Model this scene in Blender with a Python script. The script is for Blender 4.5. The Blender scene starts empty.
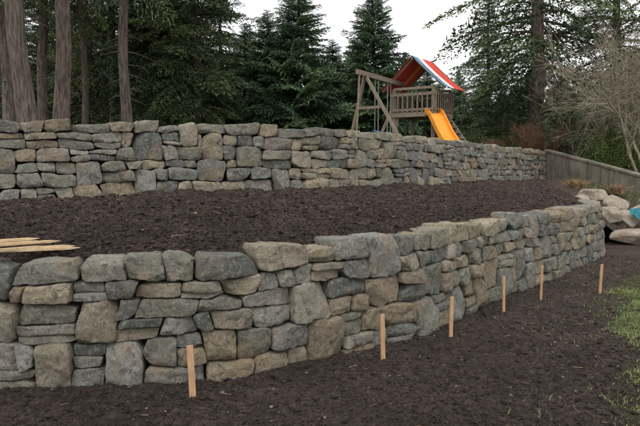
import bpy, math, random
import numpy as np
from mathutils import Vector, Matrix

random.seed(7)
RNG = np.random.default_rng(7)
scene = bpy.context.scene

# ------------------------------------------------------------------ noise
def _h(ix, iy, iz, seed):
    n = (ix.astype(np.int64)*374761393 + iy.astype(np.int64)*668265263 + iz.astype(np.int64)*2147483647 + seed*1274126177) & 0xFFFFFFFF
    n = ((n ^ (n >> 13))*1274126177) & 0xFFFFFFFF
    n = ((n ^ (n >> 16))*2246822519) & 0xFFFFFFFF
    n = n ^ (n >> 15)
    return (n & 0xFFFFFF)/float(0xFFFFFF)*2-1

def vn(x, y, z=None, seed=0):
    x = np.asarray(x, float); y = np.asarray(y, float)
    z = np.zeros_like(x) if z is None else np.asarray(z, float)
    ix = np.floor(x); iy = np.floor(y); iz = np.floor(z)
    fx = x-ix; fy = y-iy; fz = z-iz
    fx = fx*fx*(3-2*fx); fy = fy*fy*(3-2*fy); fz = fz*fz*(3-2*fz)
    r = 0
    for dx in (0, 1):
        for dy in (0, 1):
            for dz in (0, 1):
                w = (fx if dx else 1-fx)*(fy if dy else 1-fy)*(fz if dz else 1-fz)
                r = r + w*_h(ix+dx, iy+dy, iz+dz, seed)
    return r

def fbm(x, y, z=None, seed=0, oct=4, gain=.5):
    a = 1; s = 0; f = 1; t = 0
    for o in range(oct):
        s = s + a*vn(x*f, y*f, None if z is None else z*f, seed+o*17)
        t += a; a *= gain; f *= 2.07
    return s/t

def sstep(t):
    t = np.clip(t, 0, 1)
    return t*t*(3-2*t)

# ------------------------------------------------------------------ mesh helper
def make_mesh(name, V, faces, mats, matidx=None, smooth=True, col=None, link=True):
    V = np.asarray(V, dtype=np.float32)
    loops = []; starts = []; off = 0
    for F in faces:
        F = np.asarray(F, dtype=np.int32)
        if len(F) == 0:
            continue
        k = F.shape[1]
        loops.append(F.ravel())
        starts.append(off+np.arange(len(F))*k)
        off += F.size
    loops = np.concatenate(loops); starts = np.concatenate(starts)
    me = bpy.data.meshes.new(name)
    me.vertices.add(len(V)); me.vertices.foreach_set('co', V.ravel())
    me.loops.add(len(loops)); me.loops.foreach_set('vertex_index', loops)
    me.polygons.add(len(starts)); me.polygons.foreach_set('loop_start', starts.astype(np.int32))
    for m in mats:
        me.materials.append(m)
    if matidx is not None:
        me.polygons.foreach_set('material_index', np.asarray(matidx, dtype=np.int32))
    me.polygons.foreach_set('use_smooth', np.full(len(starts), smooth, dtype=bool))
    if col is not None:
        a = me.color_attributes.new('Col', 'FLOAT_COLOR', 'POINT')
        c = np.ones((len(V), 4), dtype=np.float32); c[:, :3] = col
        a.data.foreach_set('color', c.ravel())
    me.update(calc_edges=True)
    me.validate()
    if not link:
        return me
    ob = bpy.data.objects.new(name, me)
    scene.collection.objects.link(ob)
    return ob

class MB:
    """collects beams / prisms into one mesh"""
    def __init__(s):
        s.V = []; s.F = []; s.M = []; s.n = 0
    def hexa(s, pts, m=0):
        s.V += [tuple(p) for p in pts]
        b = s.n
        for f in ((0,3,2,1),(4,5,6,7),(0,1,5,4),(1,2,6,5),(2,3,7,6),(3,0,4,7)):
            s.F.append([b+i for i in f]); s.M.append(m)
        s.n += 8
    def beam(s, p1, p2, w=.09, h=.09, m=0, up=(0,0,1), taper=1.0):
        p1 = Vector(p1); p2 = Vector(p2); d = (p2-p1).normalized()
        up = Vector(up)
        if abs(d.dot(up)) > .98: up = Vector((1,0.3,0)).normalized()
        x = d.cross(up).normalized(); y = x.cross(d).normalized()
        P = []
        for p, k in ((p1, 1), (p2, taper)):
            for sx, sy in ((-1,-1),(1,-1),(1,1),(-1,1)):
                P.append(p + x*sx*w/2*k + y*sy*h/2*k)
        s.hexa(P, m)
    def quad(s, pts, m=0):
        s.V += [tuple(p) for p in pts]; s.F.append([s.n, s.n+1, s.n+2, s.n+3]); s.M.append(m); s.n += 4
    def build(s, name, mats, smooth=False):
        return make_mesh(name, np.array(s.V), [np.array(s.F)], mats, s.M, smooth)

# ------------------------------------------------------------------ materials
def new_mat(name, rough=.9):
    m = bpy.data.materials.new(name); m.use_nodes = True
    nt = m.node_tree; b = nt.nodes['Principled BSDF']
    b.inputs['Roughness'].default_value = rough
    b.inputs['Specular IOR Level'].default_value = .25
    return m, nt, b

def N(nt, t, **kw):
    n = nt.nodes.new(t)
    for k, v in kw.items():
        setattr(n, k, v)
    return n

def noise(nt, vec, scale, detail=5, rough=.6, dist=0):
    n = N(nt, 'ShaderNodeTexNoise')
    n.inputs['Scale'].default_value = scale; n.inputs['Detail'].default_value = detail
    n.inputs['Roughness'].default_value = rough; n.inputs['Distortion'].default_value = dist
    if vec is not None: nt.links.new(vec, n.inputs['Vector'])
    return n.outputs['Fac']

def ramp(nt, fac, stops, interp='LINEAR'):
    r = N(nt, 'ShaderNodeValToRGB'); r.color_ramp.interpolation = interp
    els = r.color_ramp.elements
    while len(els) < len(stops): els.new(.5)
    for e, (p, c) in zip(els, stops):
        e.position = p
        e.color = (c[0], c[1], c[2], 1) if hasattr(c, '__len__') else (c, c, c, 1)
    nt.links.new(fac, r.inputs['Fac'])
    return r.outputs['Color']

def mix(nt, fac, a, b, mode='MIX'):
    n = N(nt, 'ShaderNodeMix', data_type='RGBA', blend_type=mode)
    for sock, v in ((n.inputs[0], fac), (n.inputs[6], a), (n.inputs[7], b)):
        if isinstance(v, (int, float)): sock.default_value = v
        elif isinstance(v, (tuple, list)): sock.default_value = (v[0], v[1], v[2], 1)
        else: nt.links.new(v, sock)
    return n.outputs[2]

def bump(nt, h, strength, dist, b, prev=None):
    n = N(nt, 'ShaderNodeBump'); n.inputs['Strength'].default_value = strength; n.inputs['Distance'].default_value = dist
    nt.links.new(h, n.inputs['Height'])
    if prev is not None: nt.links.new(prev, n.inputs['Normal'])
    nt.links.new(n.outputs['Normal'], b.inputs['Normal'])
    return n.outputs['Normal']

def objvec(nt):
    return N(nt, 'ShaderNodeTexCoord').outputs['Object']

def attr(nt, name='Col'):
    a = N(nt, 'ShaderNodeAttribute', attribute_name=name)
    s = N(nt, 'ShaderNodeSeparateColor'); nt.links.new(a.outputs['Color'], s.inputs[0])
    return a, s.outputs

# stone
def stone_material(name):
    m, nt, b = new_mat(name, .9)
    a, ch = attr(nt); v = objvec(nt)
    base = ramp(nt, ch[0], [(0, (.15,.155,.15)), (.14, (.21,.213,.2)), (.28, (.31,.30,.265)), (.42, (.25,.24,.19)),
                            (.56, (.39,.36,.295)), (.72, (.35,.28,.19)), (.86, (.47,.40,.29)), (1, (.34,.34,.315))])
    n1 = noise(nt, v, 5, 6, .65, .4)
    n2 = noise(nt, v, 24, 8, .75)
    n3 = noise(nt, v, 100, 5, .75)
    c = mix(nt, ramp(nt, n1, [(.32, 0), (.66, 1)]), mix(nt, 1.0, base, (.60,.60,.57), 'MULTIPLY'), base)
    c = mix(nt, ramp(nt, n2, [(.5, 0), (.66, .68)]), c, (.48,.47,.41))                 # pale lichen
    c = mix(nt, ramp(nt, noise(nt, v, 10, 7, .75, 1.0), [(.52, 0), (.63, .8)]), c, (.085,.08,.065))   # dark stains
    c = mix(nt, ramp(nt, noise(nt, v, 3.1, 5, .6), [(.52, 0), (.7, .42)]), c, (.19,.185,.10))      # moss tint
    c = mix(nt, ramp(nt, noise(nt, v, 2.3, 4, .6), [(.54, 0), (.70, .45)]), c, (.42,.29,.17))      # rust tint
    c = mix(nt, 1.0, c, ramp(nt, n3, [(.3, .48), (.7, 1.45)]), 'MULTIPLY')
    nt.links.new(c, b.inputs['Base Color'])
    vo = N(nt, 'ShaderNodeTexVoronoi', feature='F1'); vo.inputs['Scale'].default_value = 9
    dv = N(nt, 'ShaderNodeVectorMath', operation='ADD'); nn = N(nt, 'ShaderNodeTexNoise'); nn.inputs['Scale'].default_value = 6; nn.inputs['Detail'].default_value = 4
    nt.links.new(v, nn.inputs['Vector']); sc = N(nt, 'ShaderNodeVectorMath', operation='SCALE'); sc.inputs['Scale'].default_value = .18
    nt.links.new(nn.outputs['Color'], sc.inputs[0]); nt.links.new(v, dv.inputs[0]); nt.links.new(sc.outputs[0], dv.inputs[1]); nt.links.new(dv.outputs[0], vo.inputs['Vector'])
    p = bump(nt, vo.outputs['Distance'], .55, .045, b)
    p = bump(nt, n1, .65, .06, b, p)
    p = bump(nt, n2, 1.0, .036, b, p)
    bump(nt, n3, .9, .011, b, p)
    return m
M_STONE = stone_material('fieldstone')
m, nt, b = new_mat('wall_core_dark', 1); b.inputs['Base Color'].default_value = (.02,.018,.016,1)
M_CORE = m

# soil
def soil_material(name, c0, c1, c2, grass=False):
    m, nt, b = new_mat(name, .95)
    b.inputs['Specular IOR Level'].default_value = .1
    v = objvec(nt); a, ch = attr(nt)
    n1 = noise(nt, v, 1.3, 4, .6); n2 = noise(nt, v, 30, 9, .8); n3 = noise(nt, v, 120, 4, .75); n4 = noise(nt, v, 8, 5, .7)
    c = mix(nt, ramp(nt, n2, [(.38, 0), (.60, 1)]), c0, c1)
    c = mix(nt, ramp(nt, n1, [(.4, 0), (.7, .5)]), c, c2)
    c = mix(nt, 1.0, c, ramp(nt, n4, [(.35, .7), (.65, 1.25)]), 'MULTIPLY')
    c = mix(nt, 1.0, c, ramp(nt, ch[0], [(0, .5), (1, 1.6)]), 'MULTIPLY')
    c = mix(nt, ramp(nt, n3, [(.60, 0), (.70, .6)]), c, (.25,.205,.17))
    if grass:
        c = mix(nt, ch[1], c, mix(nt, n2, (.07,.09,.03), (.15,.18,.06)))
    nt.links.new(c, b.inputs['Base Color'])
    p = bump(nt, n4, .6, .06, b)
    p = bump(nt, n2, .9, .04, b, p)
    bump(nt, n3, .8, .012, b, p)
    return m
M_SOIL = soil_material('dark_soil', (.060,.046,.040), (.185,.143,.122), (.145,.111,.095), True)
M_MULCH = soil_material('dark_mulch', (.046,.035,.031), (.185,.142,.121), (.125,.095,.080))

# wood
def wood_material(name, c0, c1, sc=(30, 30, 3)):
    m, nt, b = new_mat(name, .75)
    mp = N(nt, 'ShaderNodeMapping'); mp.inputs['Scale'].default_value = sc
    nt.links.new(objvec(nt), mp.inputs['Vector'])
    n = noise(nt, mp.outputs['Vector'], 3, 6, .65); n5 = noise(nt, objvec(nt), 7, 4, .6)
    c = mix(nt, ramp(nt, n, [(.3, 0), (.7, 1)]), c0, c1)
    c = mix(nt, 1.0, c, ramp(nt, n5, [(.3, .75), (.7, 1.1)]), 'MULTIPLY')
    nt.links.new(c, b.inputs['Base Color'])
    bump(nt, n, .3, .01, b)
    return m
M_STAKE = wood_material('stake_wood', (.38,.225,.12), (.62,.40,.235))
M_LATH = wood_material('fresh_lath_wood', (.48,.34,.19), (.66,.50,.31), (12,12,30))
M_PLAY = wood_material('weathered_play_wood', (.15,.12,.09), (.29,.235,.175))

def bark_material(name, c0, c1):
    m, nt, b = new_mat(name, .95)
    mp = N(nt, 'ShaderNodeMapping'); mp.inputs['Scale'].default_value = (1, 1, .18)
    nt.links.new(objvec(nt), mp.inputs['Vector'])
    n = noise(nt, mp.outputs['Vector'], 14, 7, .7, .3); n2 = noise(nt, objvec(nt), 1.5, 3, .6)
    c = mix(nt, ramp(nt, n, [(.35, 0), (.65, 1)]), c0, c1)
    c = mix(nt, ramp(nt, n2, [(.5, 0), (.75, .5)]), c, (.12,.12,.085))
    nt.links.new(c, b.inputs['Base Color'])
    bump(nt, n, 1.0, .12, b)
    return m
M_BARK = bark_material('conifer_bark', (.05,.04,.034), (.27,.215,.175))
M_BARKD = bark_material('dark_bark', (.035,.028,.022), (.11,.085,.07))
M_TWIG = bark_material('pale_twig_bark', (.30,.255,.18), (.54,.48,.36))
M_TWIGR = bark_material('reddish_twig_bark', (.19,.10,.06), (.38,.23,.14))

def leaf_material(name, c0, c1, c2):
    m, nt, b = new_mat(name, .6)
    a, ch = attr(nt)
    c = ramp(nt, ch[0], [(0, c0), (.6, c1), (1, c2)])
    n = noise(nt, objvec(nt), .55, 3, .6)
    c = mix(nt, 1.0, c, ramp(nt, n, [(.3, .6), (.7, 1.45)]), 'MULTIPLY')
    nt.links.new(c, b.inputs['Base Color'])
    return m
M_FIR = leaf_material('fir_needles', (.032,.052,.022), (.072,.105,.04), (.17,.19,.065))
M_SPRUCE = leaf_material('spruce_needles', (.03,.062,.034), (.07,.12,.055), (.13,.185,.08))
M_SHRUB = leaf_material('shrub_leaves', (.045,.07,.02), (.11,.155,.045), (.22,.27,.085))
M_GRASS = leaf_material('grass_blades', (.09,.12,.04), (.16,.205,.07), (.28,.28,.13))
M_DRY = leaf_material('dried_fronds', (.16,.10,.05), (.25,.17,.09), (.36,.27,.16))

m, nt, b = new_mat('old_concrete', .9)
v = objvec(nt); n1 = noise(nt, v, 1.5, 6, .65); n2 = noise(nt, v, 30, 5, .7)
mp = N(nt, 'ShaderNodeMapping'); mp.inputs['Scale'].default_value = (3, 3, .3); nt.links.new(v, mp.inputs['Vector'])
c = mix(nt, ramp(nt, n1, [(.35, 0), (.65, 1)]), (.13,.115,.09), (.26,.23,.18)); c = mix(nt, 1.0, c, ramp(nt, n2, [(.3, .75), (.7, 1.25)]), 'MULTIPLY')
c = mix(nt, ramp(nt, noise(nt, mp.outputs['Vector'], 2, 5, .6), [(.48, 0), (.64, .6)]), c, (.07,.068,.052))
nt.links.new(c, b.inputs['Base Color']); bump(nt, n2, .4, .01, b); M_CONC = m

def boulder_material():
    m, nt, b = new_mat('pale_boulder', .85)
    v = objvec(nt); n1 = noise(nt, v, 2.5, 6, .65, .5); n2 = noise(nt, v, 25, 6, .7)
    c = mix(nt, ramp(nt, n1, [(.35, 0), (.65, 1)]), (.25,.20,.15), (.41,.355,.29))
    c = mix(nt, ramp(nt, n2, [(.46, 0), (.66, .75)]), c, (.17,.15,.12))
    nt.links.new(c, b.inputs['Base Color']); p = bump(nt, n1, .6, .06, b); bump(nt, n2, .7, .02, b, p)
    return m
M_BOULD = boulder_material()
def plain(name, col, rough=.55, var=.15):
    m, nt, b = new_mat(name, rough)
    n = noise(nt, objvec(nt), 6, 4, .6)
    c = mix(nt, 1.0, col, ramp(nt, n, [(.3, 1-var), (.7, 1+var)]), 'MULTIPLY')
    nt.links.new(c, b.inputs['Base Color']); return m
M_RED = plain('red_canvas', (.62,.06,.04)); M_WHITE = plain('white_canvas', (.70,.70,.67)); M_BLUE = plain('blue_canvas', (.12,.30,.50))
M_YEL = plain('yellow_orange_plastic', (.80,.31,.035), .4); M_TEAL = plain('teal_tarp', (.01,.15,.18), .4)
M_ROPE = plain('swing_chain', (.25,.25,.24), .5)

# ------------------------------------------------------------------ paths
class Path:
    def __init__(s, pts):
        P = np.array(pts, float)       # x,y,zbase,ztop
        A = np.vstack([2*P[0]-P[1], P, 2*P[-1]-P[-2]])
        out = []
        for i in range(1, len(A)-2):
            t = np.linspace(0, 1, 40, endpoint=False)[:, None]
            p0, p1, p2, p3 = A[i-1], A[i], A[i+1], A[i+2]
            out.append(.5*((2*p1)+(-p0+p2)*t+(2*p0-5*p1+4*p2-p3)*t**2+(-p0+3*p1-3*p2+p3)*t**3))
        out.append(P[-1:]); s.P = np.vstack(out)
        d = np.hypot(*(np.diff(s.P[:, :2], axis=0).T)); s.S = np.concatenate([[0], np.cumsum(d)]); s.L = s.S[-1]
        T = np.gradient(s.P[:, :2], axis=0); T /= np.linalg.norm(T, axis=1)[:, None]
        k = np.ones(9)/9
        Tp = np.vstack([np.repeat(T[:1], 4, 0), T, np.repeat(T[-1:], 4, 0)])
        T = np.stack([np.convolve(Tp[:, i], k, 'valid') for i in (0, 1)], 1); T /= np.linalg.norm(T, axis=1)[:, None]
        s.T = T
    def at(s, u):
        r = [np.interp(u, s.S, s.P[:, i]) for i in range(4)]
        tx = np.interp(u, s.S, s.T[:, 0]); ty = np.interp(u, s.S, s.T[:, 1])
        return r[0], r[1], r[2], r[3], ty, -tx      # normal to the front

LOW = Path([(-7.5,5.15,0,1.1),(-5,5.25,0,1.1),(-2.85,5.39,0,1.12),(-1.99,5.46,0,1.14),(-1.11,5.6,0,1.17),(-.39,5.93,0,1.18),(.78,6.77,0,1.19),
            (1.32,7.31,0,1.2),(2.76,9.2,0,1.2),(3.68,10.2,0,1.19),(4.97,11.75,0,1.17),(6.1,13.3,0,1.15),(6.45,14.2,0,1.12),(6.4,15.3,.1,1.1)])
UP = Path([(-12,7.2,1.38,2.6),(-7.5,8.4,1.4,2.63),(-4.9,9.4,1.42,2.65),(-3.4,10.2,1.46,2.69),(-2.15,10.9,1.5,2.70),(-.37,11.7,1.49,2.69),(1.07,13.2,1.49,2.69),
           (3.1,15.9,1.45,2.65),(6.1,20.9,1.38,2.58),(9.1,24.9,1.3,2.52)])

# ------------------------------------------------------------------ stone walls
def build_wall(name, path, ncourse, wavg, seed, nout, merge_p, batter=.1, bmin=.02, bmax=.055, jit=.022, splitp=.2, frj=.2, low=.05):
    rng = np.random.default_rng(seed)
    L = path.L
    fr = np.linspace(0, 1, ncourse+1)
    fr[1:-1] += rng.uniform(-frj, frj, ncourse-1)/ncourse
    kn = []
    for k in range(ncourse+1):
        xs = [0.0]
        while xs[-1] < L: xs.append(xs[-1]+rng.uniform(.08, .34))
        xs = np.array(xs); a = jit if k < ncourse else jit*.4
        if k == 0: a = .005
        kn.append((xs, rng.uniform(-a, a, len(xs)) + (0 if k in (0, ncourse) else 1)*low*vn(xs*.9, xs*0+k*3.7, None, seed)))
    def zb(k, s):
        x, y, b0, t0, _, _ = path.at(s)
        return b0-.04*(k == 0) + (t0-b0)*fr[k] + np.interp(s, *kn[k])
    blocks = []                                  # (k_lo,k_hi,a,b)
    occ = {k: [] for k in range(ncourse)}
    for k in range(ncourse-1):
        s = rng.uniform(0, .6)
        pk = merge_p[k]
        while s < L-.6:
            if rng.random() < pk:
                w = rng.uniform(.28, .58)
                if all(b <= s-.02 or a >= s+w+.02 for a, b in occ[k]) and all(b <= s-.02 or a >= s+w+.02 for a, b in occ[k+1]):
                    occ[k].append((s, s+w)); occ[k+1].append((s, s+w)); blocks.append((k, k+2, s, s+w))
                s += w+rng.choice([0, rng.uniform(.2, .9)])
            else:
                s += rng.uniform(.15, .6)
    for k in range(ncourse):
        iv = sorted(occ[k]); cur = 0
        for a, b in iv+[(L, L)]:
            g = a-cur
            if g > .035:
                wa = wavg*(1.3 if k == ncourse-1 else 1)
                n = max(1, int(round(g/(wa*rng.uniform(.85, 1.2)))))
                w = rng.uniform(.45, 1.6, n); w = w/w.sum()*g; e = cur+np.concatenate([[0], np.cumsum(w)])
                for i in range(n):
                    blocks.append((k, k+1, e[i], e[i+1]))
            cur = b
    jt = {}
    VV = []; QQ = []; TT = []; CC = []; off = 0
    rings = [(.6,-.40),(.9,-.36),(1,-.26),(1.01,-.15),(1.0,-.06),(.998,-.01),(.992,.35),(.98,.65),(.957,.85),(.905,.95),(.80,.98),(.64,.99),(.45,1.0),(.22,1.0)]
    R = len(rings)
    def one(bot, top, sLb, sRb, sLt, sRt, cap):
        nonlocal off
        nb = 14
        sb = np.linspace(sLb, sRb, nb); st = np.linspace(sRt, sLt, nb)
        P = np.concatenate([np.stack([sb, bot(sb)], 1), np.stack([st, top(st)], 1)])
        P = np.vstack([P, P[:1]])
        d = np.concatenate([[0], np.cumsum(np.linalg.norm(np.diff(P, axis=0), axis=1))])
        q = np.linspace(0, d[-1], nout, endpoint=False)
        P = np.stack([np.interp(q, d, P[:, 0]), np.interp(q, d, P[:, 1])], 1)
        c = (P.max(0)+P.min(0))/2; P = P-c; hw, hh = np.abs(P).max(0)
        hw = max(hw, .02); hh = max(hh, .02)
        deep = rng.integers(0, 7)
        for ic, (sx, sy) in enumerate(((1,1),(-1,1),(-1,-1),(1,-1))):
            th = rng.uniform(.2, 1.35); n = np.array([sx*math.cos(th)/hw, sy*math.sin(th)/hh]); n /= np.linalg.norm(n)
            dt = P@n; hmax = dt.max()*(rng.uniform(.66, .82) if ic == deep else rng.uniform(.9, 1.0))
            ex = np.clip(dt-hmax, 0, None); P = P-ex[:, None]*n
        P = .8*P+.1*(np.roll(P, 1, 0)+np.roll(P, -1, 0))
        g = rng.uniform(.002, .007)
        P[:, 0] *= 1-g/hw; P[:, 1] *= 1-g/hh
        size = min(hw, hh)
        bul = min(size*.5, rng.uniform(bmin, bmax)); pro = rng.uniform(-.035, .03)
        tx = rng.uniform(-.18, .18); tz = rng.uniform(-.17, .17)
        A = []
        for sc, dp in rings:
            dd = dp*bul if dp > 0 else dp
            A.append(np.concatenate([P*sc, np.full((nout, 1), dd)], 1))
        A.append(np.array([[0, 0, bul]]))
        A = np.vstack(A)
        fm = np.clip((A[:, 2]+.1)/.1, 0, 1)
        A[:, 2] += fm*(tx*A[:, 0]+tz*A[:, 1])
        for _ in range(rng.integers(3, 7)):                  # chiselled facets
            n = np.array([rng.normal(0, .55)*(size/hw)**.6, rng.normal(0, .5), 1.0]); n /= np.linalg.norm(n)
            dt = A@n; ex = np.clip(dt-dt.max()*rng.uniform(.62, .93), 0, None)
            A = A-ex[:, None]*n*.98
        ox = rng.uniform(0, 100)
        for sc, am in ((6, .010), (17, .008), (42, .0045)):
            am = am*min(1.2, size/.1)
            for j in range(3):
                A[:, j] += am*vn(A[:, 0]*sc+ox, A[:, 1]*sc+j*31, A[:, 2]*sc, seed+j)
        A[:, 2] += pro
        s = A[:, 0]+c[0]; z = A[:, 1]+c[1]
        x, y, b0, t0, nx, ny = path.at(np.clip(s, 0, L))
        dd = A[:, 2]-batter*(z-b0)
        VV.append(np.stack([x+nx*dd, y+ny*dd, z], 1))
        i = np.arange(nout); j = (i+1) % nout
        for r in range(R-1):
            QQ.append(off+np.stack([r*nout+i, r*nout+j, (r+1)*nout+j, (r+1)*nout+i], 1))
        TT.append(off+np.stack([(R-1)*nout+i, (R-1)*nout+j, np.full(nout, R*nout)], 1))
        CC.append(np.tile(rng.random(3), (len(A), 1)))
        off += len(A)
    def joint(k, s):
        key = (k, round(s, 4))
        if key not in jt: jt[key] = rng.uniform(-.034, .034)
        return jt[key]
    for k0, k1, a, b in blocks:
        cap = (k1 == ncourse)
        ja = joint(k0, a) if k1-k0 == 1 else 0; jb = joint(k0, b) if k1-k0 == 1 else 0
        if b-a < .14: ja = jb = 0
        capo = rng.uniform(-.055, .03) if cap else 0
        tilt = rng.uniform(-.10, .10) if cap else 0
        bot = lambda s: zb(k0, s); mid = (a+b)/2
        top = lambda s: zb(k1, s)+capo+tilt*(s-mid)
        hgt = float(np.mean(top(np.array([mid]))-bot(np.array([mid]))))
        w = b-a
        if w < .03: continue
        if k1-k0 == 1 and not cap and w > .2 and hgt > .16 and rng.random() < splitp:
            f0 = rng.uniform(.35, .65); f1 = np.clip(f0+rng.uniform(-.15, .15), .3, .7)
            def md(s):
                f = f0+(f1-f0)*(s-a)/w
                return bot(s)*(1-f)+top(s)*f
            one(bot, md, a-ja, b-jb, a, b, False); one(md, top, a, b, a+ja, b+jb, False)
        else:
            one(bot, top, a-ja, b-jb, a+ja, b+jb, cap)
    us = np.linspace(0, L, 160); x, y, b0, t0, nx, ny = path.at(us)
    cv = []
    for zz, back in ((0, 0), (1, 0), (1, 1), (0, 1)):
        z = np.where(zz == 0, b0-.15, t0-.14); dpt = -(.13 if not back else .5)-(batter*(t0-b0) if zz else 0)
        cv.append(np.stack([x+nx*dpt, y+ny*dpt, z], 1))
    cv = np.concatenate(cv); n = len(us); i = np.arange(n-1); cq = []
    for r in range(4):
        r2 = (r+1) % 4
        cq.append(off+np.stack([r*n+i, r*n+i+1, r2*n+i+1, r2*n+i], 1))
    cq.append(off+np.array([[0, n, 2*n, 3*n], [n-1, 2*n-1, 3*n-1, 4*n-1]]))
    Q = np.vstack(QQ); cq = np.vstack(cq); T = np.vstack(TT)
    V = np.vstack(VV+[cv]); C = np.vstack(CC+[np.zeros((len(cv), 3))])
    mi = np.concatenate([np.zeros(len(Q)), np.ones(len(cq)), np.zeros(len(T))])
    return make_mesh(name, V, [Q, cq, T], [M_STONE, M_CORE], mi, True, C)

build_wall('stone_retaining_wall', LOW, 6, .33, 29, 60, [.55,.42,.28,.14,.08,0], bmin=.02, bmax=.055, jit=.022, frj=.18, low=.045)
build_wall('stone_retaining_wall', UP, 6, .36, 23, 40, [.22,.14,.18,.12,.08,0], bmin=.02, bmax=.055, jit=.026, splitp=.26, frj=.12, low=.045)

# ------------------------------------------------------------------ ground
GL = [(2.3,4.6),(2.72,5.6),(3.45,7.6),(4.5,9.9),(6.0,11.4),(9,12.6)]       # grass edge
def grass_mask(x, y):
    gx = np.interp(y, [p[1] for p in GL], [p[0] for p in GL])
    return sstep((x-gx+.75*fbm(x*1.6, y*1.6, None, 5, 3))/.75)*sstep((12.8-y+.5*vn(x, y, None, 3))/1.0)
def ground_h(x, y):
    gm = grass_mask(x, y)
    k = 1-.6*gm
    h = .03*fbm(x*.6, y*.6, None, 1, 3) + k*(.036*fbm(x*3.2, y*3.2, None, 2, 3) + .028*np.abs(fbm(x*8, y*8, None, 9, 3)) + .010*vn(x*24, y*24, None, 4))
    return h
def axis(lo, hi, d, far, g=1.25):
    a = list(np.arange(lo, hi, d)); s = d
    while a[-1] < far: s *= g; a.append(a[-1]+s)
    s = d
    while a[0] > -far: s *= g; a.insert(0, a[0]-s)
    return np.array(a)
gx = axis(-4.2, 7.5, .03, 260); gy = axis(3.2, 13.5, .033, 260)
X, Y = np.meshgrid(gx, gy); Z = ground_h(X, Y)
far = (np.abs(X) > 15) | (Y > 20); Z[far] = 0
nx_, ny_ = len(gx), len(gy)
I, J = np.meshgrid(np.arange(nx_-1), np.arange(ny_-1)); a = (J*nx_+I).ravel()
col = np.stack([.48+.35*fbm(X*2, Y*2, None, 8, 3).ravel(), grass_mask(X, Y).ravel()*.7, 0*X.ravel()], 1)
make_mesh('ground', np.stack([X.ravel(), Y.ravel(), Z.ravel()], 1), [np.stack([a, a+1, a+1+nx_, a+nx_], 1)], [M_SOIL], None, True, col)

def terrace_pt(u, v, rough=True):
    """u 0..1 along, v 0..1 from the lower wall to the upper wall"""
    x0, y0, b0, t0, n0x, n0y = LOW.at(u*LOW.L); x1, y1, b1, t1, n1x, n1y = UP.at(u*UP.L)
    x0 = x0-n0x*.34; y0 = y0-n0y*.34; x1 = x1-n1x*.22; y1 = y1-n1y*.22
    x = x0*(1-v)+x1*v; y = y0*(1-v)+y1*v
    z = (t0-.085)*(1-v)+(b1+.02)*v + .07*np.sin(np.pi*np.clip(v, 0, 1))
    if rough:
        z = z + .06*fbm(x*1.1, y*1.1, None, 41, 2)*sstep(v*6) + .065*fbm(x*3.5, y*3.5, None, 42, 3)*sstep(v*8+.2) + .05*np.abs(fbm(x*9, y*9, None, 43, 2))*sstep(v*8+.3) + .014*vn(x*26, y*26, None, 44)
    return x, y, z
us = np.linspace(0, 1, 680); vs = np.linspace(0, 1, 260)**1.15
U, Vv = np.meshgrid(us, vs); X, Y, Z = terrace_pt(U, Vv)
n = len(us); I, J = np.meshgrid(np.arange(n-1), np.arange(len(vs)-1)); a = (J*n+I).ravel()
col = np.stack([.48+.35*fbm(X*2, Y*2, None, 8, 3).ravel(), 0*X.ravel(), 0*X.ravel()], 1)
terr = make_mesh('terrace_soil', np.stack([X.ravel(), Y.ravel(), Z.ravel()], 1), [np.stack([a, a+1, a+1+n, a+n], 1)], [M_MULCH], None, True, col)

# right-hand slope running out from the terrace end
def slope_pt(w, v):
    x, y, z = terrace_pt(np.ones_like(v), v, True)
    W = 1.8+14*v; dx = w*11
    zz = z*(1-sstep(dx/W)) - .05*(w > .95) + .07*fbm(x*1.5+dx, y*1.5, None, 51, 3)*sstep(dx*3) + .02*fbm((x+dx)*9, y*9, None, 52, 2)
    return x+dx, y-dx*.12, zz
w = np.linspace(0, 1, 200)**1.3; vv = np.linspace(0, 1, 140); Wm, Vm = np.meshgrid(w, vv); X, Y, Z = slope_pt(Wm, Vm)
n = len(w); I, J = np.meshgrid(np.arange(n-1), np.arange(len(vv)-1)); a = (J*n+I).ravel()
gcol = sstep((Wm-.14+.1*fbm(X, Y, None, 66, 3))*4)*.5
make_mesh('soil_slope', np.stack([X.ravel(), Y.ravel(), Z.ravel()], 1), [np.stack([a, a+1, a+1+n, a+n], 1)], [M_SOIL], None, True,
          np.stack([np.full(X.size, .45), gcol.ravel(), 0*X.ravel()], 1))

# upper plateau
fu = np.linspace(0, UP.L, 80); x, y, b0, t0, nx1, ny1 = UP.at(fu)
fx = list(x-nx1*.45); fy = list(y-ny1*.45); fz = list(t0-.14)
fx += [9.6,10.6,11.6,12.6]; fy += [24.6,20.2,16.5,13.5]; fz += [2.3,1.45,1.2,1.0]
fx = np.array(fx); fy = np.array(fy); fz = np.array(fz)
bx = fx*3.0; bx[-4:] = [40,80,120,160]; by = np.full_like(fx, 120.); by[-4:] = [110,80,50,20]
bz = np.full_like(fx, 2.7); bz[-4:] = [2.3,2,1.6,1.2]
rows = []
for t in np.linspace(0, 1, 30)**2:
    rows.append(np.stack([fx*(1-t)+bx*t, fy*(1-t)+by*t, fz*(1-t)+bz*t+.03*vn(fx*3, fy+t*90)], 1))
n = len(fx); I, J = np.meshgrid(np.arange(n-1), np.arange(29)); a = (J*n+I).ravel()
Vp = np.vstack(rows)
make_mesh('upper_ground', Vp, [np.stack([a, a+1, a+1+n, a+n], 1)], [M_SOIL], None, True, np.tile([.4, .35, 0], (len(Vp), 1)))

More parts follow.
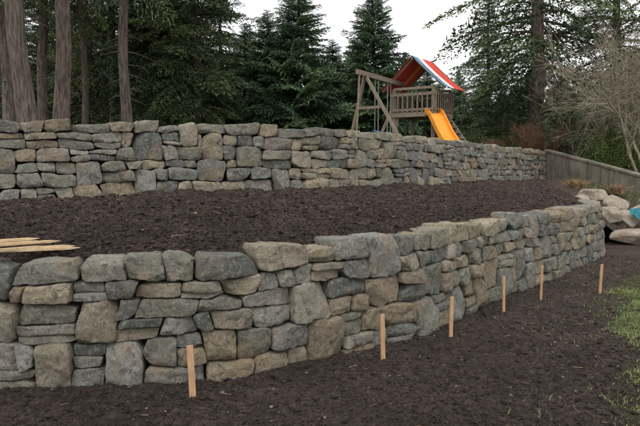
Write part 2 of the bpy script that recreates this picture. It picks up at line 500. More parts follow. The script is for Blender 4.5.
# ------------------------------------------------------------------ clods
t_ = (1+5**.5)/2
IV = np.array([(-1,t_,0),(1,t_,0),(-1,-t_,0),(1,-t_,0),(0,-1,t_),(0,1,t_),(0,-1,-t_),(0,1,-t_),(t_,0,-1),(t_,0,1),(-t_,0,-1),(-t_,0,1)])/math.hypot(1, t_)
IF = np.array([(0,11,5),(0,5,1),(0,1,7),(0,7,10),(0,10,11),(1,5,9),(5,11,4),(11,10,2),(10,7,6),(7,1,8),(3,9,4),(3,4,2),(3,2,6),(3,6,8),(3,8,9),(4,9,5),(2,4,11),(6,2,10),(8,6,7),(9,8,1)])
def clods(name, px, py, pz, size, mat, seed, flat=.7, elong=.5, shades=None):
    rng = np.random.default_rng(seed); n = len(px)
    V = IV[None]*(1+rng.uniform(-.4, .35, (n, 12, 1)))
    sc = np.stack([size*(1+rng.uniform(-.3, 1, n)*elong), size*(1+rng.uniform(-.3, .3, n)), size*flat*rng.uniform(.6, 1.1, n)], 1)
    V = V*sc[:, None, :]
    tz = rng.uniform(0, 2*np.pi, n); tx = rng.normal(0, .4, n)
    c, s = np.cos(tx)[:, None], np.sin(tx)[:, None]
    y, z = V[..., 1]*c-V[..., 2]*s, V[..., 1]*s+V[..., 2]*c
    c, s = np.cos(tz)[:, None], np.sin(tz)[:, None]
    x = V[..., 0]; V = np.stack([x*c-y*s, x*s+y*c, z], -1)
    V += np.stack([px, py, pz+size*.15], 1)[:, None, :]
    F = (IF[None]+12*np.arange(n)[:, None, None]).reshape(-1, 3)
    r = rng.random(n) if shades is None else shades
    col = np.zeros((n*12, 3)); col[:, 0] = np.repeat(r, 12)
    return make_mesh(name, V.reshape(-1, 3), [F], [mat], None, False, col)
rng = np.random.default_rng(3)
n = 95000; u = rng.uniform(.18, 1, n); v_ = rng.uniform(0, 1, n)**1.25
x, y, z = terrace_pt(u, v_); s_ = np.exp(rng.normal(-4.6, .5, n)).clip(.004, .055)
ob = clods('soil_clods', x, y, z, s_, M_MULCH, 4, shades=rng.normal(.48, .22, n).clip(0, 1))
n = 110000
t = rng.uniform(0, 1, n)**1.4; yy = 3.3+t*10; xx = rng.uniform(-.6, .62, n)*yy*1.0
keep = np.ones(n, bool)
su = np.linspace(0, LOW.L, 400); lx, ly, *_ = LOW.at(su); keep &= yy < np.interp(xx, lx[:370], ly[:370], right=13)-.02
keep &= rng.random(n) > grass_mask(xx, yy)*.75
xx = xx[keep]; yy = yy[keep]; s_ = np.exp(rng.normal(-5.15, .6, len(xx))).clip(.003, .045)
clods('ground_clods', xx, yy, ground_h(xx, yy), s_, M_SOIL, 5, shades=rng.normal(.48, .18, len(xx)).clip(0, 1))
# wood chips and pebbles on the soil
n = 160; u = rng.uniform(.2, .95, n); v_ = rng.uniform(0, .9, n); x, y, z = terrace_pt(u, v_)
clods('wood_chips', x, y, z+.008, rng.uniform(.006, .016, n), M_DRY, 6, .35, 2.0)
n = 160; yy = rng.uniform(3.8, 9, n); xx = rng.uniform(-.5, .5, n)*yy; k = yy < np.interp(xx, lx[:370], ly[:370])-.05; xx, yy = xx[k], yy[k]
clods('pebbles', xx, yy, ground_h(xx, yy)+.003, rng.uniform(.006, .018, len(xx)), M_STONE, 8, .7, .4)
# fallen twigs and straw
def litter(name, px, py, pz, lmin, lmax, wid, mat, seed):
    rng = np.random.default_rng(seed); n = len(px); a = rng.uniform(0, 6.28, n); l = rng.uniform(lmin, lmax, n)/2
    d = np.stack([np.cos(a), np.sin(a), rng.normal(0, .15, n)], 1); s = np.stack([-np.sin(a), np.cos(a), 0*a], 1)*wid
    p = np.stack([px, py, pz+.008], 1); up = np.array([0, 0, wid*1.5])
    V = np.stack([p-d*l[:, None]-s, p-d*l[:, None]+s, p+d*l[:, None]+s, p+d*l[:, None]-s, p-d*l[:, None]+up, p+d*l[:, None]+up], 1).reshape(-1, 3)
    o = 6*np.arange(n)[:, None]; F = np.vstack([o+np.array([[0,3,5,4]]), o+np.array([[1,4,5,2]]), o+np.array([[0,1,2,3]])])
    col = np.zeros((n*6, 3)); col[:, 0] = np.repeat(rng.random(n)**2, 6)
    return make_mesh(name, V, [F], [mat], None, False, col)
n = 300; u = rng.uniform(.2, .95, n); v_ = rng.uniform(0, .95, n)**1.3; x, y, z = terrace_pt(u, v_)
litter('straw_litter', x, y, z+.006, .03, .14, .0022, M_DRY, 31)
n = 120; yy = rng.uniform(3.8, 10, n); xx = rng.uniform(-.5, .55, n)*yy; k = yy < np.interp(xx, lx[:370], ly[:370])-.05; xx, yy = xx[k], yy[k]
litter('twig_litter', xx, yy, ground_h(xx, yy)+.004, .03, .12, .002, M_DRY, 32)

# ------------------------------------------------------------------ grass
def blades(name, px, py, pz, hmin, hmax, wid, mat, seed, lean=.5):
    rng = np.random.default_rng(seed); n = len(px)
    h = rng.uniform(hmin, hmax, n); th = rng.uniform(0, 2*np.pi, n); ph = rng.uniform(0, 2*np.pi, n); l = rng.uniform(.1, lean, n)*h*1.3
    b = np.stack([px, py, pz-.005], 1); w = np.stack([np.cos(th), np.sin(th), 0*th], 1)*wid
    mid = b+np.stack([np.cos(ph)*l*.35, np.sin(ph)*l*.35, h*.6], 1); tip = b+np.stack([np.cos(ph)*l, np.sin(ph)*l, h], 1)
    V = np.stack([b-w, b+w, mid+w*.7, mid-w*.7, tip], 1).reshape(-1, 3); o = 5*np.arange(n)[:, None]
    col = np.zeros((n*5, 3)); col[:, 0] = np.repeat(rng.random(n), 5)
    return make_mesh(name, V, [o+np.array([[0,1,2,3]]), o+np.array([[3,2,4]])], [mat], None, False, col)
n = 190000; yy = 4.5+8.3*rng.random(n)**1.1; xx = np.interp(yy, [p[1] for p in GL], [p[0] for p in GL])-.9+rng.uniform(0, 4.0, n)
k = rng.random(n) < (grass_mask(xx, yy)+.02)*(.18+.8*sstep(.62+1.8*fbm(xx*2.2, yy*2.2, None, 77, 3)))
xx, yy = xx[k], yy[k]
blades('grass', xx, yy, ground_h(xx, yy), .014, .045, .0038, M_GRASS, 9, 1.3)
n = 9000; w = rng.uniform(.08, .9, n); v_ = rng.uniform(0, 1, n); x, y, z = slope_pt(w, v_)
blades('weeds', x, y, z, .03, .14, .008, M_SHRUB, 10, 1.0)

# ------------------------------------------------------------------ stakes
def stake(x, y, ztop, rot, w=.052, th=.02, lean=(0, 0)):
    mb = MB(); z0 = -.12; c, s = math.cos(rot), math.sin(rot)
    def pt(a, b, z):
        k = (z)/ztop
        return (a*c-b*s+lean[0]*k, a*s+b*c+lean[1]*k, z)
    hw, ht = w/2, th/2
    mb.hexa([pt(-hw*.1,-ht*.4,z0-.05),pt(hw*.1,-ht*.4,z0-.05),pt(hw*.1,ht*.4,z0-.05),pt(-hw*.1,ht*.4,z0-.05),pt(-hw,-ht,z0+.04),pt(hw,-ht,z0+.04),pt(hw,ht,z0+.04),pt(-hw,ht,z0+.04)])
    mb.hexa([pt(-hw,-ht,z0+.04),pt(hw,-ht,z0+.04),pt(hw,ht,z0+.04),pt(-hw,ht,z0+.04),pt(-hw,-ht,ztop),pt(hw,-ht,ztop+.006),pt(hw,ht,ztop+.004),pt(-hw,ht,ztop-.002)])
    o = mb.build('wooden_stake', [M_STAKE]); o.location = (x, y, 0)
    bv = o.modifiers.new('b', 'BEVEL'); bv.width = .002; bv.segments = 1
    return o
stake(-1.085, 5.15, .455, .15, .056, lean=(-.018, .0))
stake(.645, 6.2, .465, .45, .045, lean=(-.012, 0))
stake(1.5, 6.98, .475, .3, .042, lean=(.006, 0))
stake(2.46, 8.17, .485, .7, .042, lean=(-.006, .01))
stake(3.24, 8.97, .49, .8, .042, lean=(.008, 0))
stake(4.3, 9.4, .45, .5, .046, lean=(.015, 0))

mb = MB()
for i, (a, b_) in enumerate([((-3.45,5.22,1.20),(-2.50,6.02,1.19)),((-3.4,5.36,1.205),(-2.43,6.1,1.185)),((-3.5,5.12,1.21),(-2.62,5.93,1.2)),
                            ((-3.3,5.42,1.245),(-2.58,6.12,1.23)),((-3.5,5.25,1.255),(-2.66,6.0,1.24)),((-3.2,5.5,1.2),(-2.36,6.06,1.17)),((-3.5,5.3,1.285),(-2.75,6.03,1.265))]):
    a = Vector(a); b_ = Vector(b_); d = (b_-a).normalized()
    mb.beam(a, b_-d*.1, .046, .024); mb.beam(b_-d*.1, b_, .046, .024, taper=.15)
mb.build('wooden_stake_bundle', [M_LATH])

# ------------------------------------------------------------------ concrete wall
mb = MB()
cp = [(9.15,25.1,2.47),(9.75,22.5,2.02),(10.35,20,1.56),(11.4,16.6,1.28),(12.6,13.6,1.1)]
for (x0, y0, z0), (x1, y1, z1) in zip(cp[:-1], cp[1:]):
    d = Vector((x1-x0, y1-y0, 0)).normalized(); nn = Vector((d.y, -d.x, 0))*.11
    A = Vector((x0, y0, 0)); B = Vector((x1, y1, 0))
    mb.hexa([(A-nn)+Vector((0,0,.1)), (B-nn)+Vector((0,0,.1)), (B+nn)+Vector((0,0,.1)), (A+nn)+Vector((0,0,.1)),
             (A-nn)+Vector((0,0,z0)), (B-nn)+Vector((0,0,z1)), (B+nn)+Vector((0,0,z1)), (A+nn)+Vector((0,0,z0))])
    nn2 = nn*1.3
    mb.hexa([(A-nn2)+Vector((0,0,z0+.002)), (B-nn2)+Vector((0,0,z1+.002)), (B+nn2)+Vector((0,0,z1+.002)), (A+nn2)+Vector((0,0,z0+.002)),
             (A-nn2)+Vector((0,0,z0+.07)), (B-nn2)+Vector((0,0,z1+.07)), (B+nn2)+Vector((0,0,z1+.07)), (A+nn2)+Vector((0,0,z0+.07))])
mb.build('concrete_retaining_wall', [M_CONC])

# ------------------------------------------------------------------ boulders
def boulder(x, y, z, sx, sy, sz, seed, rot=0):
    rng = np.random.default_rng(seed)
    import bmesh
    bm = bmesh.new(); bmesh.ops.create_icosphere(bm, subdivisions=5, radius=1)
    V = np.array([v.co[:] for v in bm.verts]); F = np.array([[v.index for v in f.verts] for f in bm.faces]); bm.free()
    for _ in range(11):
        n = rng.normal(0, 1, 3); n /= np.linalg.norm(n); ex = np.clip(V@n-rng.uniform(.55, .85), 0, None); V = V-ex[:, None]*n
    V *= (1+.13*fbm(V[:, 0]*1.7+seed, V[:, 1]*1.7, V[:, 2]*1.7, seed, 4))[:, None]
    V *= np.array([sx, sy, sz])
    o = make_mesh('boulder', V, [F], [M_BOULD], None, True); o.location = (x, y, z); o.rotation_euler = (0, 0, rot)
boulder(7.55,17.2,1.08,.42,.35,.26,1,.3)
boulder(8.05,16.8,.86,.5,.38,.32,2,1.0)
boulder(7.25,15.7,.66,.42,.35,.30,3,2.0)
boulder(7.9,15.9,.55,.45,.38,.30,4,.5)
boulder(7.75,15.2,.14,.78,.5,.24,5,.1)
boulder(8.8,16.6,.7,.5,.4,.3,6,.1)
boulder(8.9,15.3,.15,.6,.45,.3,7,.7)
boulder(7.0,16.6,.98,.25,.22,.18,8,.7)
# tarp
gxx, gyy = np.meshgrid(np.linspace(-.3, .3, 30), np.linspace(-.25, .25, 24)); zz = .10*fbm(gxx*7, gyy*7, None, 90, 3)+.16*np.exp(-(gxx**2+gyy**2)*14)
i, j = np.meshgrid(np.arange(29), np.arange(23)); a = (j*30+i).ravel()
o = make_mesh('teal_tarp', np.stack([gxx.ravel(), gyy.ravel(), zz.ravel()], 1), [np.stack([a, a+1, a+31, a+30], 1)], [M_TEAL]); o.location = (8.12, 15.45, .68); o.rotation_euler = (.35, 0, .2)

# ------------------------------------------------------------------ playset
mb = MB(); O = Vector((3.82, 23.4, 2.55)); th = math.radians(-34); ca, sa = math.cos(th), math.sin(th)
def W(a, b, z): return Vector((O.x+a*ca-b*sa, O.y+a*sa+b*ca, O.z+z))
h = .78
for a in (-h, h):
    for b_ in (-h, h): mb.beam(W(a, b_, -.1), W(a, b_, 2.15), .11, .11)
for a0, b0, a1, b1 in ((-h,-h,h,-h),(h,-h,h,h),(-h,h,h,h),(-h,-h,-h,h)):
    mb.beam(W(a0*1.08, b0*1.08, 1.2), W(a1*1.08, b1*1.08, 1.2), .05, .16)
    mb.beam(W(a0*1.08, b0*1.08, 1.93), W(a1*1.08, b1*1.08, 1.93), .05, .1)
    mb.beam(W(a0*1.08, b0*1.08, 1.38), W(a1*1.08, b1*1.08, 1.38), .04, .08)
    for i in range(9):
        t = (i+.5)/9; a = a0+(a1-a0)*t; b_ = b0+(b1-b0)*t
        mb.beam(W(a*1.12, b_*1.12, 1.28), W(a*1.12, b_*1.12, 2.0), .08, .025, up=(1, .2, 0))
for i in range(9):
    a = -h+ (i+.5)*2*h/9; mb.beam(W(a, -h, 1.27), W(a, h, 1.27), .16, .03)
for a0, b0, a1, b1 in ((-h,-h,h,-h),(h,-h,h,h)):
    mb.beam(W(a0, b0, .1), W(a1*.1+a0*.9, b1*.1+b0*.9, 1.1), .05, .08)
# roof : ridge runs in local b
ex, ey, ez, pk = 1.3, .95, 2.12, 3.3
for b_ in (-h, h):
    mb.beam(W(-ex+.05, b_, ez-.02), W(0, b_, pk-.06), .07, .09); mb.beam(W(ex-.05, b_, ez-.02), W(0, b_, pk-.06), .07, .09); mb.beam(W(-h, b_, 2.15), W(h, b_, 2.15), .07, .09)
mb.beam(W(0, -ey, pk-.1), W(0, ey, pk-.1), .06, .09)
def strip(side, b0, b1, m):
    n = 5
    for i in range(n):
        t0, t1 = i/n, (i+1)/n
        f = lambda t: (side*ex*t, pk-(pk-ez)*t-.05*math.sin(math.pi*t))
        (xa, za), (xb, zb_) = f(t0), f(t1)
        mb.quad([W(xa, b0, za), W(xa, b1, za), W(xb, b1, zb_), W(xb, b0, zb_)], m)
bs = [-ey, -.5, -.1, .15, .4, .7, ey]
for i in range(6):
    strip(-1, bs[i], bs[i+1], [1,1,1,4,1,1][i])
cols = [3, 2, 1, 1, 1, 1]
for i in range(6): strip(1, bs[i], bs[i+1], cols[i])
# swing beam and A-frame
bA = Vector((1.2,20.4,4.95)); bB = W(-h, 0, 0); bB.z = 4.95
mb.beam(bA, bB, .1, .16)
mb.beam((1.5,21.0,4.95), (2.75,20.2,2.5), .09, .09); mb.beam((1.5,21.0,4.95), (1.0,21.7,2.5), .09, .09)
mb.beam((1.28,21.3,3.85), (2.05,20.65,3.85), .05, .09)
mb.beam((1.28,20.5,4.9), (1.18,20.45,2.5), .05, .05)
mb.beam(bB+Vector((-.05,-.05,0)), W(-1.5,-.9,0), .09, .09)
for k, t in ((0, .35), (1, .42), (2, .62), (3, .69)):
    p = bA.lerp(bB, t); mb.beam(p, p-Vector((0,0,1.85)), .02, .02, 5)
for t0, t1 in ((.35,.42),(.62,.69)):
    mb.beam(bA.lerp(bB, t0)-Vector((0,0,1.85)), bA.lerp(bB, t1)-Vector((0,0,1.85)), .16, .03, 3)
# slide leaving the deck towards the right
s0 = Vector((4.02, 22.5, 3.8))
sp = [s0, s0+Vector((.07,-.3,-.08)), s0+Vector((.30,-1.0,-.85)), s0+Vector((.42,-1.4,-1.18)), s0+Vector((.5,-1.7,-1.22))]
for p, q in zip(sp[:-1], sp[1:]):
    d = (q-p).normalized(); sd = Vector((d.y, -d.x, 0)).normalized()
    mb.beam(p, q, .5, .04, 4)
    for s in (-1, 1): mb.beam(p+sd*s*.27+Vector((0,0,.07)), q+sd*s*.27+Vector((0,0,.07)), .04, .18, 4)
# ladder on the right side
for s in (-.3, .3): mb.beam(W(h+.05, s, 1.25), W(h+.95, s, 0), .07, .12)
for i in range(6):
    t = (i+.4)/6; mb.beam(W(h+.05+.9*t, -.33, 1.25*(1-t)), W(h+.05+.9*t, .33, 1.25*(1-t)), .14, .035)
mb.build('wooden_playset', [M_PLAY, M_RED, M_WHITE, M_BLUE, M_YEL, M_ROPE])

# ------------------------------------------------------------------ trees
def tube(P, R, k=7):
    P = np.array(P, float); R = np.array(R, float); n = len(P)
    T = np.gradient(P, axis=0); T /= np.linalg.norm(T, axis=1)[:, None]+1e-9
    ref = np.where(np.abs(T[:, 2:3]) > .9, np.array([[1., 0, 0]]), np.array([[0, 0, 1.]]))
    A = np.cross(T, ref); A /= np.linalg.norm(A, axis=1)[:, None]; B = np.cross(T, A)
    an = np.arange(k)*2*np.pi/k
    V = P[:, None]+R[:, None, None]*(A[:, None]*np.cos(an)[None, :, None]+B[:, None]*np.sin(an)[None, :, None])
    i, j = np.meshgrid(np.arange(k), np.arange(n-1)); i2 = (i+1) % k
    F = np.stack([j*k+i, j*k+i2, (j+1)*k+i2, (j+1)*k+i], -1).reshape(-1, 4)
    return V.reshape(-1, 3), F

def branch_template(rng, ntw=30, ntf=17, tl=.06, tw=.0125, droop=.2):
    pos = []; dr = []
    for i in range(ntw):
        xi = .1+.9*i/ntw+rng.uniform(-.01, .01); side = 1 if i % 2 else -1
        l = .40*(1-xi)**.75*rng.uniform(.7, 1.15)+.07
        a = side*math.radians(rng.uniform(42, 65)); o = np.array([xi, 0, -droop*xi*xi+.05*xi])
        d = np.array([math.cos(a), math.sin(a), 0])
        k = max(4, int(ntf*(l/.4)**.8))
        t = np.linspace(.05, 1, k)
        p = o+d*(t*l)[:, None]; p[:, 2] -= .32*l*t**1.8
        dd = d+rng.normal(0, .42, (k, 3)); dd[:, 2] -= .35*t
        pos.append(p); dr.append(dd)
    k = 40; t = np.linspace(.08, 1, k); p = np.stack([t, 0*t, -droop*t*t+.05*t], 1); pos.append(p); dr.append(np.array([1, 0, -.2])+rng.normal(0, .5, (k, 3)))
    pos = np.vstack(pos); dr = np.vstack(dr); dr /= np.linalg.norm(dr, axis=1)[:, None]
    pos += rng.normal(0, .008, pos.shape)
    s = np.cross(dr, rng.normal(0, 1, dr.shape)*np.array([.5, .5, 1])); s /= np.linalg.norm(s, axis=1)[:, None]
    n = len(pos); ln = tl*rng.uniform(.6, 1.3, n)[:, None]; wd = tw*rng.uniform(.7, 1.3, n)[:, None]
    return np.stack([pos-s*wd, pos+s*wd, pos+dr*ln], 1)      # n,3,3

def conifer_mesh(name, H, R, start, nb, seed, trunk_r, mats, droop=.2, pitch0=-18, pitch1=25, prof=.75, dens=(30, 17), tl=.06, tw=.0125, stub=0, zexp=.95, gaps=0):
    rng = np.random.default_rng(seed)
    temps = [branch_template(rng, dens[0], dens[1], tl, tw, droop) for _ in range(4)]
    VV = []; QQ = []; CC = []; off = 0
    zz = np.linspace(-.4, H*.98, 22)
    wob = np.stack([.12*vn(zz*.3+seed, zz*0), .12*vn(zz*.3+seed+9, zz*0)], 1)
    rr = trunk_r*(1-np.clip(zz/H, 0, 1))**.8+.015; rr[0] *= 1.35; rr[1] *= 1.1
    v, f = tube(np.column_stack([wob, zz]), rr, 12)
    VV.append(v); QQ.append(f); off += len(v); CC.append(np.full((len(v), 3), .5))
    TV = []; TC = []; az = 0
    for i in range(nb):
        t = (i+rng.random())/nb; z = start+(H-start)*t**zexp
        az += 2.399+rng.normal(0, .25)
        if gaps and vn(np.array([z*.45+seed]), np.array([az % 6.283]))[0] > .35 and rng.random() < gaps: continue
        tt = (z-start)/(H-start)
        L = (R*(1-tt)**prof+.16)*rng.uniform(.65, 1.15)
        if t < .12: L *= .75
        pit = math.radians(pitch0+(pitch1-pitch0)*tt+rng.normal(0, 7))
        T = temps[rng.integers(4)]*L
        roll = rng.normal(0, .35); c, s = math.cos(roll), math.sin(roll); T = np.stack([T[..., 0], T[..., 1]*c-T[..., 2]*s, T[..., 1]*s+T[..., 2]*c], -1)
        c, s = math.cos(pit), math.sin(pit); T = np.stack([T[..., 0]*c-T[..., 2]*s, T[..., 1], T[..., 0]*s+T[..., 2]*c], -1)
        c, s = math.cos(az), math.sin(az); T = np.stack([T[..., 0]*c-T[..., 1]*s, T[..., 0]*s+T[..., 1]*c, T[..., 2]+z], -1)
        TV.append(T.reshape(-1, 3)); sh = np.clip(rng.normal(.45, .2), 0, 1)
        TC.append(np.repeat(np.clip(sh+rng.normal(0, .18, len(T)), 0, 1), 3))
        q = np.linspace(0, .8, 5)
        P = np.stack([q*L, 0*q, (-droop*q*q+.05*q)*L], 1); c2, s2 = math.cos(pit), math.sin(pit)
        P = np.stack([P[:, 0]*c2-P[:, 2]*s2, P[:, 1], P[:, 0]*s2+P[:, 2]*c2], 1); P = np.stack([P[:, 0]*c, P[:, 0]*s, P[:, 2]+z], 1)
        v, f = tube(P, (.012*L+.006)*(1-q), 4); VV.append(v); QQ.append(f+off); off += len(v); CC.append(np.full((len(v), 3), .5))
    for i in range(stub):                                       # dead limbs on the bare bole
        z = rng.uniform(1.5, start); a = rng.uniform(0, 6.28); L = rng.uniform(.4, 1.6); q = np.linspace(0, 1, 5)
        P = np.stack([np.cos(a)*q*L, np.sin(a)*q*L, z-.25*q*q*L+rng.normal(0, .02, 5)], 1)
        v, f = tube(P, .022*(1-q*.8), 4); VV.append(v); QQ.append(f+off); off += len(v); CC.append(np.full((len(v), 3), .5))
    TV = np.vstack(TV); nt_ = len(TV)//3; tri = off+np.arange(nt_*3).reshape(-1, 3)
    Q = np.vstack(QQ); V = np.vstack(VV+[TV]); C = np.vstack(CC+[np.repeat(np.concatenate(TC)[:, None], 3, 1)])
    me = make_mesh(name, V, [Q, tri], mats, np.concatenate([np.zeros(len(Q)), np.ones(nt_)]), False, C, link=False)
    return me

FB = [M_BARK, M_FIR]; SB = [M_BARKD, M_SPRUCE]
m_dense1 = conifer_mesh('dense_fir', 17, 4.0, .5, 210, 101, .26, [M_BARKD, M_FIR], .28, -22, 20, .6, (34, 18), .05, .011, gaps=.6)
m_dense2 = conifer_mesh('dense_fir', 15, 3.6, .8, 190, 102, .24, [M_BARKD, M_FIR], .22, -15, 25, .65, (34, 18), .052, .011, gaps=.6)
m_spr1 = conifer_mesh('spruce', 8.2, 2.5, .2, 330, 103, .13, SB, .12, -8, 32, .75, (30, 16), .07, .016, zexp=1.0)
m_spr2 = conifer_mesh('spruce', 8.2, 2.9, .2, 340, 104, .14, SB, .18, -16, 26, .7, (30, 16), .07, .016, zexp=1.0)
m_tall = conifer_mesh('tall_fir', 22, 5.6, 1.5, 185, 105, .34, FB, .3, -14, 18, .5, (40, 20), .042, .0085, gaps=.9)
m_pine = conifer_mesh('tall_pine', 24, 4.2, 7.0, 90, 106, .30, FB, .25, -10, 20, .6, (30, 16), .05, .011, stub=14)
m_pine2 = conifer_mesh('tall_pine', 24, 4.2, 5.8, 100, 107, .24, FB, .25, -18, 20, .6, (30, 16), .05, .011, stub=22)

def put(me, name, px, t, z=2.55, sc=1.0, rz=0.0, sz=None, parent=None, lean=(0, 0)):
    """px = horizontal bearing of the tree in 1/620ths of its distance"""
    o = bpy.data.objects.new(name, me); scene.collection.objects.link(o)
    o.location = (px/620*t, t, z); o.rotation_euler = (lean[0], lean[1], rz); o.scale = (sc, sc, sz or sc)
    if parent: o.parent = parent
    return o
rr = random.Random(5)
# bare-boled trunks at the left
put(m_pine, 'pine_tree', -292, 18, sc=.86, rz=1, lean=(0, -.05), sz=1.0)
put(m_pine, 'pine_tree', -256, 19.5, sc=.78, rz=3, lean=(0, -.015), sz=1.0)
put(m_pine2, 'pine_tree', -310, 23, sc=.9, rz=2)
put(m_pine2, 'pine_tree', -191, 22, sc=.72, rz=4, lean=(0, .01), sz=.95)
put(m_pine2, 'pine_tree', -272, 27, sc=.9, rz=5)
put(m_pine2, 'pine_tree', -232, 27, sc=.6, rz=.5, sz=.9)
put(m_pine, 'pine_tree', -205, 30, sc=.65, rz=2.5, sz=.9)
# nearer firs / spruces (named individually)
for px, t, me, sc, rz in ((-122, 27, m_dense2, .9, 0), (-144, 31, m_dense1, .9, 2), (-98, 34, m_dense1, .62, 1), (-165, 29, m_dense2, .9, 4)):
    put(me, 'fir_tree', px, t, sc=sc, rz=rz)
for px, t, me, sc, rz in ((-52, 31, m_spr2, .84, 0), (-22, 30, m_spr1, 1.04, 1.2), (12, 33, m_spr2, .72, 2), (52, 32, m_spr1, 1.06, 3), (34, 36, m_spr2, .76, 3.6), (84, 35, m_spr2, .68, 5), (105, 36, m_spr1, .62, .7), (-72, 33, m_spr2, .82, 4)):
    put(me, 'spruce_tree', px, t, sc=sc, rz=rz)
put(m_tall, 'fir_tree', 212, 28, sc=.95, rz=.6)
put(m_tall, 'fir_tree', 290, 36, sc=.85, rz=2.6)
put(m_dense2, 'fir_tree', 165, 38, sc=.66, rz=2)
put(m_tall, 'fir_tree', 350, 28, z=1.8, sc=.8, rz=4.1)
# distant forest
forest = bpy.data.objects.new('distant_forest', None); scene.collection.objects.link(forest)
for i in range(21):
    px = -390+i*13+rr.uniform(-6, 6); t = rr.uniform(34, 48)
    put(rr.choice([m_dense1, m_dense2]), 'forest_fir', px, t, sc=rr.uniform(.65, .92) if px < -125 else rr.uniform(.55, .68), rz=rr.uniform(0, 6), parent=forest)
for i in range(48):
    px = -330+i*15+rr.uniform(-5, 5); t = rr.uniform(44, 58)
    put(rr.choice([m_spr1, m_spr2]), 'forest_spruce', px, t, sc=rr.uniform(.62, .85) if -100 < px < 120 else rr.uniform(.65, .92), rz=rr.uniform(0, 6), parent=forest)

# ------------------------------------------------------------------ shrubs
def shrub(name, x, y, z, rx, ry, rz_, n, mat, seed, leaf=.05, nclump=26):
    rng = np.random.default_rng(seed)
    c = rng.normal(0, 1, (nclump, 3)); c /= np.linalg.norm(c, axis=1)[:, None]; c *= rng.uniform(.3, .95, (nclump, 1)); c[:, 2] = np.abs(c[:, 2])
    k = rng.integers(0, nclump, n); d = rng.normal(0, 1, (n, 3)); d /= np.linalg.norm(d, axis=1)[:, None]
    p = c[k]+d*(rng.uniform(.15, .42, nclump)[k]*rng.uniform(.6, 1.1, n))[:, None]
    p = p*np.array([rx, ry, rz_]); u = rng.normal(0, 1, (n, 3)); u /= np.linalg.norm(u, axis=1)[:, None]; s = np.cross(u, rng.normal(0, 1, (n, 3))); s /= np.linalg.norm(s, axis=1)[:, None]
    L = leaf*rng.uniform(.6, 1.4, n)[:, None]
    V = np.stack([p-s*L*.35, p+u*L*.5, p+s*L*.35, p-u*L*.5], 1).reshape(-1, 3)
    col = np.zeros((n*4, 3)); col[:, 0] = np.repeat(np.clip(rng.random(nclump)[k]*.6+rng.random(n)*.4, 0, 1), 4)
    TVs = []; TF = []; off = n*4
    for i in range(nclump):
        e = c[i]*np.array([rx, ry, rz_]); q = np.linspace(0, 1, 4)[:, None]; P = q*e+np.array([0, 0, -.1])
        v, f = tube(P, np.array([.03, .022, .015, .006]), 4); TVs.append(v); TF.append(f+off); off += len(v)
    TVs = np.vstack(TVs); V = np.vstack([V, TVs]); col = np.vstack([col, np.full((len(TVs), 3), .3)])
    F = np.arange(n*4).reshape(-1, 4); TF = np.vstack(TF)
    o = make_mesh(name, V, [F, TF], [mat, M_BARKD], np.concatenate([np.zeros(len(F)), np.ones(len(TF))]), False, col); o.location = (x, y, z)
    return o
shrub('evergreen_shrub', 11.3, 24.2, 1.6, 1.3, 1.0, 1.9, 18000, M_SHRUB, 1, .06)
shrub('evergreen_shrub', 13.4, 23.6, 1.2, 1.5, 1.2, 1.9, 18000, M_SHRUB, 2, .06)
shrub('evergreen_shrub', 12.2, 20.8, .9, 1.0, 1.0, 1.1, 9000, M_SHRUB, 3)
shrub('evergreen_shrub', 6.6, 27.5, 2.4, 1.6, 1.0, 1.2, 8000, M_FIR, 4)
shrub('evergreen_shrub', 8.9, 28.5, 2.3, 1.6, 1.0, 1.4, 8000, M_FIR, 5)
shrub('evergreen_shrub', 1.2, 27.5, 2.4, 1.8, 1.0, 1.0, 7000, M_FIR, 6)
shrub('evergreen_shrub', -3.0, 25, 2.4, 2.4, 1.0, 1.0, 8000, M_FIR, 7)
shrub('evergreen_shrub', -7.5, 25, 2.4, 3.0, 1.0, 1.1, 9000, M_FIR, 8)

# ------------------------------------------------------------------ bare trees
def bare(name, x, y, z, H, nstem, seed, mat, spread=.5, r0=.05, depth=4, lean=(0, 0)):
    rng = np.random.default_rng(seed); VV = []; FF = []; off = [0]
    def grow(p, d, L, r, dep):
        n = 6; P = [p]; dd = d.copy()
        for i in range(n):
            dd = dd+rng.normal(0, .09, 3)+np.array([0, 0, .035]); dd /= np.linalg.norm(dd); P.append(P[-1]+dd*L/n)
        P = np.array(P); R = r*np.linspace(1, .45, n+1)
        v, f = tube(P, R, 5 if r > .02 else 3); VV.append(v); FF.append(f+off[0]); off[0] += len(v)
        if dep == 0: return
        for k in range(rng.integers(4, 7)):
            t = rng.uniform(.25, 1); i = int(t*n); q = P[i]; nd = dd*.7+rng.normal(0, .5, 3); nd /= np.linalg.norm(nd)
            grow(q, nd, L*rng.uniform(.4, .68), max(r*.5, .006), dep-1)
    for s in range(nstem):
        d = np.array([rng.normal(lean[0], spread), rng.normal(lean[1], spread*.6), 1.0]); d /= np.linalg.norm(d)
        grow(np.array([rng.normal(0, .15), rng.normal(0, .15), -.1]), d, H*.5*rng.uniform(.75, 1.1), r0*rng.uniform(.7, 1.2), depth)
    o = make_mesh(name, np.vstack(VV), [np.vstack(FF)], [mat], None, True); o.location = (x, y, z); return o
bare('bare_deciduous_tree', 11.9, 22.6, 1.2, 9.2, 7, 12, M_TWIG, .28, .07, 4, (-.12, 0))
bare('bare_deciduous_tree', 11.0, 26.5, 1.7, 7.6, 4, 13, M_TWIG, .28, .055, 4, (0, 0))
bare('bare_shrub', 8.6, 25.9, 2.4, 2.2, 9, 14, M_TWIGR, .7, .018, 3)
bare('bare_shrub', 9.7, 26.5, 2.2, 2.4, 9, 15, M_TWIGR, .7, .018, 3)
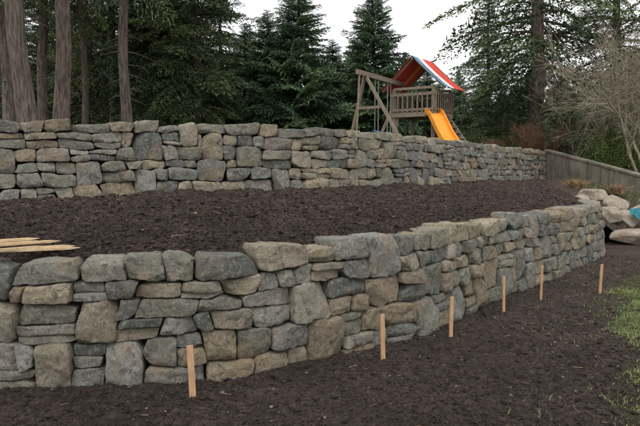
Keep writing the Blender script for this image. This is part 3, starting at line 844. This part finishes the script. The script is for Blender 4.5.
bare('bare_shrub', 7.3, 26.2, 2.4, 1.4, 8, 16, M_TWIGR, .8, .014, 3)

for i, (x, y, z) in enumerate([(7.9,19.2,1.22),(8.5,20.5,1.2),(8.9,18.6,1.1)]):
    rng = np.random.default_rng(60+i); n = 500; a = rng.uniform(0, 6.28, n); r = .22*rng.random(n)**.5
    o = blades('dried_fern', r*np.cos(a), r*np.sin(a), 0*r, .1, .32, .008, M_DRY, 70+i, 1.9); o.location = (x, y, z)

# ------------------------------------------------------------------ camera, light, world
cam = bpy.data.cameras.new('camera'); co = bpy.data.objects.new('camera', cam); scene.collection.objects.link(co)
co.location = (0, 0, 2.0); co.rotation_euler = (math.radians(90-4.61), 0, 0)
cam.sensor_width = 36; cam.lens = 34.9; cam.clip_end = 1500; cam.clip_start = .05
scene.camera = co

az = math.radians(205); el = math.radians(58)   # direction the light comes from
sun = bpy.data.lights.new('sun', 'SUN'); sun.energy = 1.4; sun.angle = math.radians(30); sun.color = (1, .97, .93)
so = bpy.data.objects.new('sun', sun); scene.collection.objects.link(so)
dirv = Vector((math.sin(az)*math.cos(el), math.cos(az)*math.cos(el), math.sin(el)))
so.rotation_euler = dirv.to_track_quat('Z', 'Y').to_euler(); so.location = (0, 0, 30)

w = bpy.data.worlds.new('World'); scene.world = w; w.use_nodes = True; nt = w.node_tree
bg = nt.nodes['Background']; sky = N(nt, 'ShaderNodeTexSky', sky_type='NISHITA'); sky.sun_disc = False
sky.sun_elevation = el; sky.sun_rotation = az; sky.air_density = 1; sky.dust_density = 3
tc = N(nt, 'ShaderNodeTexCoord'); nz = noise(nt, tc.outputs['Generated'], 2.2, 5, .6)
cloud = ramp(nt, nz, [(.3, (.94,.95,.965)), (.7, (1, 1, 1))])
cl = mix(nt, 1.0, cloud, (11.9, 11.8, 11.8), 'MULTIPLY')
nt.links.new(mix(nt, .94, sky.outputs['Color'], cl), bg.inputs['Color'])
bg.inputs['Strength'].default_value = .135
scene.view_settings.view_transform = 'Standard'; scene.view_settings.look = 'None'; scene.view_settings.exposure = 0
